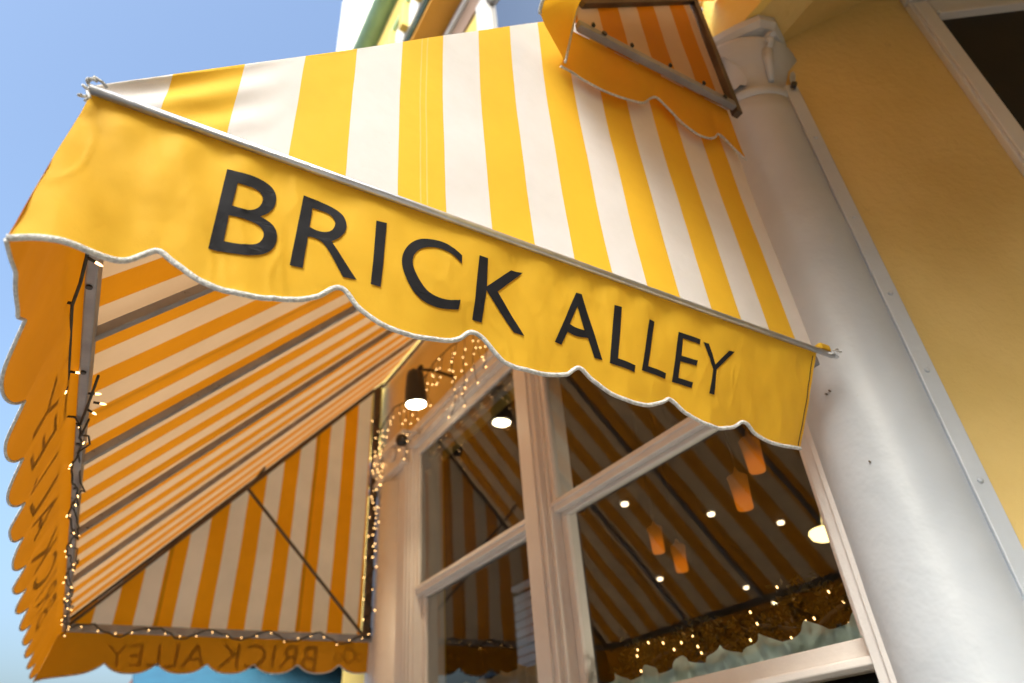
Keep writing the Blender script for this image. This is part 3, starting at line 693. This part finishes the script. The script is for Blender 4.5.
# interior lights
for i, (x, y) in enumerate(((4.77, 5.3), (5.95, 5.2), (7.03, 5.12), (7.28, 7.6), (9.1, 7.6), (10.5, 8.24))):
    lab = ['round ceiling downlight at the left of the upper row, beside the window post', 'round ceiling downlight, middle of the upper row seen through the near window', 'round ceiling downlight at the right of the upper row, beside the bowl lamp',
           'round ceiling downlight left in the lower row, under the two small orange shades', 'round ceiling downlight in the middle of the lower row', 'round ceiling downlight at the right of the lower row above the garland reflection'][i]
    t = thing('ceiling_light', lab, 'ceiling light', (x, y, 2.5), 'downlights in the restaurant ceiling')
    m = MB(); m.lathe((x, y, 2.52), [(.045, 0), (.045, .028)], 20); m.build('trim', 'white', t)
    m = MB(); m.lathe((x, y, 2.50), [(.034, 0), (.034, .019)], 20); m.build('lamp', 'ceil', t)
for i, (px, s) in enumerate((((3.54, 3.655, 1.50), .10), ((3.7, 3.62, 1.37), .10), ((2.58, 1.92, 1.27), .088), ((2.60, 2.06, 1.14), .088))):  # the two large shades stand for one lamp's double image
    lab = ['small orange pendant shade, left and higher of the close pair in the window', 'small orange pendant shade, right and lower of the close pair in the window', 'large orange pendant shade just under the last scallop of the lettered valance', 'large orange pendant shade standing in for the double image of the topmost one, lower and left'][i]
    t = thing('pendant_lamp', lab, 'pendant lamp', px, 'orange pendant lamps in the restaurant')
    x, y, z = px
    m = MB(); m.lathe((x, y, z - s * 1.05), [(s * .02, 0), (s * .40, s * .02), (s * .44, s * .1), (s * .46, s * .8), (s * .52, s * 1.5), (s * .56, s * 1.85), (s * .5, s * 1.92), (s * .2, s * 2.02), (s * .06, s * 2.4)], 32); m.build('shade', 'shade', t)
    m = MB(); m.tube([(x, y, z + s * 1.15), (x, y, 2.55)], .003, 6); m.build('cord', 'black', t)
t = thing('bowl_lamp', 'small glowing cream bowl lamp hanging at the right edge of the near window', 'pendant lamp', (2.80, 1.835, .885))
m = MB(); m.lathe((2.80, 1.835, .85), [(.03, 0), (.055, .012), (.066, .035), (.06, .05), (.05, .055)], 20); m.build('shade', 'bowl', t)
m = MB(); m.tube([(2.80, 1.835, .905), (2.79, 1.80, 1.03), (2.80, 1.79, 1.2), (2.8, 1.79, 2.55)], .003, 6); m.build('chain', 'steel', t)
bl = bpy.data.lights.new('curtain_fill', 'POINT'); bl.energy = 8; bl.color = (1, .86, .66); bl.shadow_soft_size = .06  # added lamp just under the bowl, there to brighten the curtains
bo = bpy.data.objects.new('curtain_fill', bl); COL.objects.link(bo); bo.parent = t; bo.location = V((2.80, 1.835, .80)) - t.location + V((0, 0, H0))
# cafe curtains
def curtain(y0, y1, zt, zb, x, mat, label, amp):
    m = MB(); n = 160
    def f(u, v):
        y = lerp(y0, y1, u); s = (y / .20) % 1.0
        top = zt + amp * (1 - abs(2 * s - 1)) ** 1.6 + .008 * nz(y * 20, 1.)
        return (x + .012 * math.sin(y * 70) + .008 * nz(y * 9, v * 3), y, lerp(top, zb, v)), (y, v)
    m.grid(f, n, 8); tag(m.build('cafe_curtain', mat), label, 'curtain')
curtain(1.25, 2.62, .365, .26, 2.045, 'curtain', 'pale teal scalloped curtain edge showing above the bottom rail of the near window', .045)
curtain(1.22, 2.64, .165, -.5, 2.03, 'cream', 'cream lace curtain below the bottom rail of the near window', .03)
curtain(2.86, 4.26, .545, -.5, 2.06, 'cream', 'cream scalloped curtain at the foot of the far window', .035)

gl = thing('leaf_garland', 'dark olive leafy garland with tiny lights lying inside along the foot of the near window', 'garland', (2.16, 1.9, .42))
rg = random.Random(3)
m = MB(); gp = [(2.16 + .02 * math.sin(i * .7), 1.24 + 1.30 * i / 40, .43 + .025 * math.sin(i * .45)) for i in range(41)]
m.tube(gp, .008, 6); m.build('stem', 'bark', gl)
m = MB()
for i in range(1500):
    y = 1.22 + 1.34 * rg.random(); wd = .052 * (1 + .5 * math.sin(y * 13))
    p = V((2.16 + rg.gauss(0, .035), y, .445 + .02 * math.sin(y * 9) + max(-.10, min(.10, rg.gauss(0, wd * .8)))))
    a = V((rg.uniform(-1, 1), rg.uniform(-1, 1), rg.uniform(-1, 1))).normalized(); b = a.cross(V((rg.uniform(-1, 1), 1, rg.uniform(-1, 1)))).normalized(); q = rg.uniform(.010, .022)
    m.quad(p - a * q, p + b * q * .4, p + a * q, p - b * q * .4)
m.build('leaves', 'drybrown', gl)
for i in range(26):
    m = MB(); p = V((2.11 + rg.uniform(-.02, .03), 1.28 + 1.24 * rg.random(), .43 + rg.gauss(0, .05))); m.tube([p, p + V((0, .003, .008))], .0028, 6); m.build('bulb', 'bulb', gl)

# ================================================================== lamps under the awning
fl = thing('wall_spotlight', 'black cylindrical spotlight glowing downward under the awning', 'spotlight', (1.88, 3.62, 2.45))
lx, ly, lz = 1.60, 3.62, 2.18
m = MB(); ax = V((-.06, -.05, 1)).normalized(); m.lathe((lx, ly, lz), [(.072, 0), (.074, .02), (.070, .10), (.060, .2), (.052, .235), (.02, .25)], 28, ax); m.build('housing', 'black', fl)
m = MB(); m.lathe(V((lx, ly, lz)) - ax * .008, [(.062, 0), (.064, .007)], 28, ax); m.build('lens', 'lamp', fl)
m = MB(); m.tube([(1.90, 3.68, 2.50), (1.75, 3.66, 2.5), (1.62, 3.63, 2.46), (1.59, 3.615, 2.42)], .011, 8); m.lathe((1.60, 3.66, 2.46), [(.02, 0), (.02, .04)], 10, (0, 1, 0)); m.lathe((1.61, 3.56, 2.44), [(.016, 0), (.016, .04)], 10, (0, 1, 0)); m.build('arm', 'black', fl)
sd = bpy.data.lights.new('spotlight_beam', 'SPOT'); sd.energy = 12; sd.color = (1, .78, .5); sd.spot_size = R(110); sd.spot_blend = .6; sd.shadow_soft_size = .05
so = bpy.data.objects.new('spotlight_beam', sd); COL.objects.link(so); so.parent = fl; so.location = V((lx, ly, lz - .03)) - fl.location + V((0, 0, H0))
cb = thing('camera_dome', 'small round black dome camera on the wall beside the pilaster capital', 'camera', (1.87, 4.12, 2.14))
m = MB(); m.lathe((1.705, 4.10, 2.11), [(.012, 0), (.032, .008), (.042, .03), (.044, .05), (.036, .075), (.02, .085)], 20); m.build('dome', 'black', cb)
m = MB(); m.tube([(1.705, 4.10, 2.19), (1.71, 4.11, 2.235), (1.80, 4.13, 2.25), (1.868, 4.14, 2.26)], .010, 8); m.build('bracket', 'wood', cb)

# ================================================================== fairy lights
def bulb(p, d, parent, s=1.0):
    m = MB(); p = V(p); d = V(d).normalized()
    m.tube([p, p + d * .016 * s], .0034 * s, 6); m.cur = 1
    m.tube([p + d * .0165 * s, p + d * .026 * s, p + d * .032 * s], [.0028 * s, .0028 * s, .0008], 6)
    return m.build('bulb', ['rubber', 'bulb'], parent)
def rdir(rng, bias=(0, 0, 0)): return V((rng.uniform(-1, 1), rng.uniform(-1, 1), rng.uniform(-1, 1))) + V(bias)
rng = random.Random(5)
s1 = thing('string_lights', 'fairy lights on black wire looped along the long front bar of the awning', 'string lights', (-.12, 3, .95), 'fairy lights on the big awning')
w1 = [(-.146, 1.20, .99), (-.146, 1.27, .965), (-.151, 1.38, .95), (-.161, 1.47, .95), (-.161, 1.604, .968), (-.155, 1.806, .968), (-.155, 1.935, .965), (-.156, 2.06, .968), (-.127, 2.055, .968), (-.112, 2.10, .966), (-.10, 1.95, .968), (-.09, 1.80, .972)]
m = MB(); m.tube(w1, .0035, 6)
w2 = []
for i in range(150):
    y = 2.1 + 2.82 * i / 149; w2.append((xo(y) + .022 + .011 * math.sin(i * .28) + rng.uniform(-.002, .002), y, .966 - .012 * abs(math.sin(i * .37)) + rng.uniform(-.006, .004)))
m.tube(w2, .0032, 5)
w3 = [(p[0] + .012 + rng.uniform(-.01, .015), p[1] - .02, p[2] + rng.uniform(-.01, .03)) for p in w2[::3]]
m.tube(w3, .003, 5); m.build('wire', 'rubber', s1)
for p, d in (((-.146, 1.30, .96), (.6, .2, -.1)), ((-.158, 1.47, .955), (-1, 0, .0)), ((-.161, 1.72, .968), (-.6, .5, -.2)), ((-.155, 1.80, .968), (.5, .3, .2)), ((-.155, 1.87, .965), (0, .6, -.2)), ((-.105, 1.90, .968), (.6, .2, .2)), ((-.09, 1.95, .97), (1, .2, .1)), ((-.10, 2.0, .97), (.5, .5, 0)), ((-.156, 2.06, .968), (-.8, .5, 0)), ((-.12, 2.09, .966), (.2, .6, 0))):
    bulb(p, d, s1)
for i in range(2, 148, 5):
    bulb(w2[i], rdir(rng, (.2, 0, -.3)), s1, .6)
s2 = thing('string_lights', 'fairy lights swagged along the far end bar above the mirrored lettering', 'string lights', (.9, 4.9, .98), 'fairy lights on the big awning')
w = [(lerp(.0, 1.80, i / 60), 4.885 + .01 * math.sin(i), .985 + .028 * math.sin(i * .55) + rng.uniform(-.008, .008)) for i in range(61)]
m = MB(); m.tube(w, .005, 5); m.build('wire', 'rubber', s2)
for i in range(2, 60, 3): bulb(w[i], (rng.uniform(-.3, .3), -.3, (-1 if i % 4 else 1) * rng.uniform(.6, 1)), s2, .6)
s3 = thing('string_lights', 'fairy lights wound up the brown post beside the far striped panel', 'string lights', (1.79, 4.88, 1.9), 'fairy lights on the big awning')
w = [(1.80 + .03 * math.sin(i * 1.1), 4.87 + .02 * math.cos(i * 1.1), lerp(1.0, 2.75, i / 70)) for i in range(71)]
m = MB(); m.tube(w, .005, 5); m.build('wire', 'rubber', s3)
for i in range(1, 70, 3): bulb(w[i], (rng.uniform(-1, .6), -.5, rng.uniform(-.5, .5)), s3, .9)
s4 = thing('icicle_lights', 'dense net of warm icicle lights hanging over the window head around the spotlight', 'string lights', (1.8, 3.6, 2.4))
path = [(1.72, 2.80, 2.40), (1.72, 3.05, 2.43), (1.72, 3.35, 2.50), (1.72, 3.6, 2.52), (1.72, 3.95, 2.42), (1.72, 4.3, 2.52), (1.74, 4.6, 2.50), (1.78, 4.85, 2.35)]
m = MB(); m.tube(path, .004, 5); bulbs = []
for k in range(22):
    t = k / 21 * (len(path) - 1); i = min(int(t), len(path) - 2); p = V(path[i]).lerp(V(path[i + 1]), t - i)
    ln = rng.uniform(.12, .38) + (.12 if k in (3, 4, 5, 11, 12) else 0)
    q = [p]; nb = int(ln / .055)
    for j in range(nb):
        q.append(q[-1] + V((rng.uniform(-.02, .02), rng.uniform(-.03, .03), -ln / nb))); bulbs.append(q[-1])
    m.tube(q, .0022, 4)
bulbs = bulbs[:99]
m.build('wire', 'rubber', s4)
for b in bulbs: bulb(b, rdir(rng, (0, 0, -.6)), s4, .8)
s5 = thing('icicle_lights', 'warm icicle lights trailing down the gap between the brown post and the cream pilaster', 'string lights', (1.8, 4.8, 2.0))
m = MB(); bulbs = []
for k in range(5):
    p = V((1.80 + rng.uniform(-.02, .04), 4.72 + rng.uniform(0, .24), 2.42)); q = [p]; ln = rng.uniform(.5, 1.0); nb = int(ln / .055)
    for j in range(nb): q.append(q[-1] + V((rng.uniform(-.012, .012), rng.uniform(-.02, .02), -ln / nb))); bulbs.append(q[-1])
    m.tube(q, .0022, 4)
m.build('wire', 'rubber', s5)
for b in bulbs[:99]: bulb(b, rdir(rng, (-.4, 0, -.3)), s5, .9)

# ================================================================== street beyond and opposite
nb_ = thing('blue_awning_shop', 'distant low shop with a blue awning glimpsed under the far valance', 'building', (3, 12, -H0))
m = MB(); m.box((1.0, 12.2, -H0), (6, 18, 1.9)); m.build('wall', 'brick', nb_)
m = MB(); q = m.pts([(.9, 11.0, 1.55), (5.2, 11.0, 1.62), (5.2, 12.2, 2.1), (.9, 12.2, 2.1), (.9, 11.0, 1.46), (5.2, 11.0, 1.50)])
m.face([q[0], q[1], q[2], q[3]]); m.face([q[4], q[5], q[1], q[0]]); m.face([q[0], q[3], q[4]]); m.build('awning', 'blue', nb_)
m = MB(); m.box((1.3, 12.12, -.9), (5.6, 12.19, 1.3)); m.build('window', 'dark', nb_)
def house(loc, w, d, h, mat, label, rot=0):
    x, y = loc
    t = thing('clapboard_house', label, 'house', (x, y, -H0), 'houses across the street')
    m = MB(); n = int(h / .16)
    m.box((x - d, y - w / 2, -H0), (x - .03, y + w / 2, h - H0))
    for i in range(n): m.prism_box(V((x, y, -H0 + .08 + i * h / n)), V((1, 0, 0)), V((0, 1, 0)), V((0, 0, 1)), .03 - .0, w / 2 + .02, h / n * .46, 0)
    wl = m.build('wall', mat, t)
    m = MB(); z = h - H0; rr = w * .38
    q = m.pts([(x + .3, y - w / 2 - .3, z), (x + .3, y + w / 2 + .3, z), (x - d - .3, y + w / 2 + .3, z), (x - d - .3, y - w / 2 - .3, z), (x + .3, y, z + rr), (x - d - .3, y, z + rr)])
    for f in ((0, 4, 1), (2, 5, 3), (0, 3, 5, 4), (1, 4, 5, 2), (0, 1, 2, 3)): m.face([q[i] for i in f])
    m.build('roof', 'grey', t)
    for yy in (-.28, .28):
        for zz in (1.2, 4.0):
            if zz + 1.7 > h: continue
            m = MB(); yc = y + yy * w; m.box((x + .031, yc - .55, zz - H0), (x + .09, yc + .55, zz + 1.6 - H0), .01); wo = m.build('window', 'white', t)
            m = MB(); m.box((x + .091, yc - .45, zz + .1 - H0), (x + .10, yc + .45, zz + .78 - H0)); m.box((x + .091, yc - .45, zz + .84 - H0), (x + .10, yc + .45, zz + 1.5 - H0)); m.build('pane', 'dark', wo)
house((-12.5, -3), 7, 8, 9.4, 'clap', 'pale clapboard house across the street, nearest of the four')
house((-12.5, 5.4), 7, 8, 8.2, 'bright', 'white clapboard house across the street, second along')
house((-12.5, 14.5), 8, 8, 8.8, 'clap', 'pale clapboard house across the street, third along')
house((-12.5, 24.5), 9, 8, 6.0, 'brick', 'brick-red boarded house across the street, farthest along')
t = thing('sky_block_building', 'unseen red brick block added behind the viewer to hold back sky light', 'building', (-3, -14, -H0))  # out of view, added to block sky light from behind
m = MB(); m.box((-9.5, -20, -H0), (5.5, -12, 11)); m.build('wall', 'brick', t)
for i in range(5):
    for z in (0, 3.2, 6.4):
        m = MB(); m.box((-8.6 + i * 2.8, -11.99, z), (-7.4 + i * 2.8, -11.93, z + 1.9)); m.build('window', 'grey', t)
def tree(x, y, h, r, label):
    t = thing('street_tree', label, 'tree', (x, y, -H0), 'trees across the street'); rg = random.Random(int(x * 7 + y))
    m = MB(); m.tube([(x, y, -H0), (x + .05, y, -H0 + h * .3), (x - .05, y + .1, -H0 + h * .6)], [.16, .12, .06], 10)
    for k in range(7):
        a = k * .9; m.tube([(x, y, -H0 + h * (.35 + .03 * k)), (x + r * .45 * math.cos(a), y + r * .45 * math.sin(a), -H0 + h * (.55 + .04 * k)), (x + r * .8 * math.cos(a + .3), y + r * .8 * math.sin(a + .3), -H0 + h * (.7 + .04 * k))], [.06, .035, .012], 6)
    m.build('trunk', 'bark', t)
    m = MB(); cl = [(V((rg.gauss(0, r * .45), rg.gauss(0, r * .45), rg.gauss(h * .68, h * .13))), rg.uniform(.3, .6)) for _ in range(46)]
    for c, cr in cl:
        for _ in range(60):
            p = V((x, y, -H0)) + c + V((rg.gauss(0, cr * .6), rg.gauss(0, cr * .6), rg.gauss(0, cr * .5)))
            a = V((rg.uniform(-1, 1), rg.uniform(-1, 1), rg.uniform(-1, 1))).normalized(); b = a.cross(V((rg.uniform(-1, 1), rg.uniform(-1, 1), 1))).normalized()
            s = rg.uniform(.05, .1); m.quad(p - a * s, p + b * s * .5, p + a * s, p - b * s * .5)
    m.build('crown', 'leaf', t)
tree(-10.8, 9.8, 5.2, 1.7, 'leafy green street tree across the road between two pale houses')
tree(-10.8, 18.8, 6.2, 2.0, 'taller green street tree across the road farther along')

# ================================================================== camera
cam = bpy.data.cameras.new('camera'); co = bpy.data.objects.new('camera', cam); COL.objects.link(co); sc.camera = co
Rm = [[0.85677802, -0.51103554, -0.06909486], [0.23616391, 0.5079434, -0.82838403], [0.45842996, 0.69342352, 0.5558829]]
mat = Matrix(((Rm[0][0], -Rm[1][0], -Rm[2][0], 0), (Rm[0][1], -Rm[1][1], -Rm[2][1], 0), (Rm[0][2], -Rm[1][2], -Rm[2][2], H0), (0, 0, 0, 1)))
co.matrix_world = mat
cam.sensor_width = 36; cam.lens = 678.99 / 1024 * 36; cam.clip_start = .02; cam.clip_end = 2000
cam.dof.use_dof = True; cam.dof.focus_distance = 1.45; cam.dof.aperture_fstop = 2.4; cam.dof.aperture_blades = 9

# ================================================================== light
w = bpy.data.worlds.new('World'); sc.world = w; w.use_nodes = True
ns, ls = w.node_tree.nodes, w.node_tree.links; ns.clear()
SE, SAZ = 38, 222      # sun elevation; compass azimuth measured from +Y clockwise
sky = ns.new('ShaderNodeTexSky'); sky.sky_type = 'NISHITA'; sky.sun_disc = False
sky.sun_elevation = R(SE); sky.sun_rotation = R(SAZ); sky.altitude = 0; sky.air_density = 1.25; sky.dust_density = 9.0; sky.ozone_density = 1.0
bg = ns.new('ShaderNodeBackground'); bg.inputs[1].default_value = .15
wo = ns.new('ShaderNodeOutputWorld'); wb_ = mixc(ns, ls, 1., sky.outputs[0], (.90, 1.02, 1.13), 'MULTIPLY'); ls.new(wb_, bg.inputs[0]); ls.new(bg.outputs[0], wo.inputs[0])
sl = bpy.data.lights.new('sun', 'SUN'); sl.energy = .56; sl.angle = R(24); sl.color = (1, .97, .955)
su = bpy.data.objects.new('sun', sl); COL.objects.link(su); su.location = (-8, -8, 20)
d = V((math.sin(R(SAZ)) * math.cos(R(SE)), math.cos(R(SAZ)) * math.cos(R(SE)), math.sin(R(SE))))
su.rotation_euler = d.to_track_quat('Z', 'Y').to_euler()
sc.view_settings.view_transform = 'Standard'; sc.view_settings.look = 'None'; sc.view_settings.gamma = 1; sc.view_settings.exposure = 1.31
sc.cycles.max_bounces = 10; sc.cycles.transparent_max_bounces = 12; sc.cycles.diffuse_bounces = 5
sc.cycles.sample_clamp_indirect = 6
try: sc.cycles.use_denoising = True
except Exception: pass
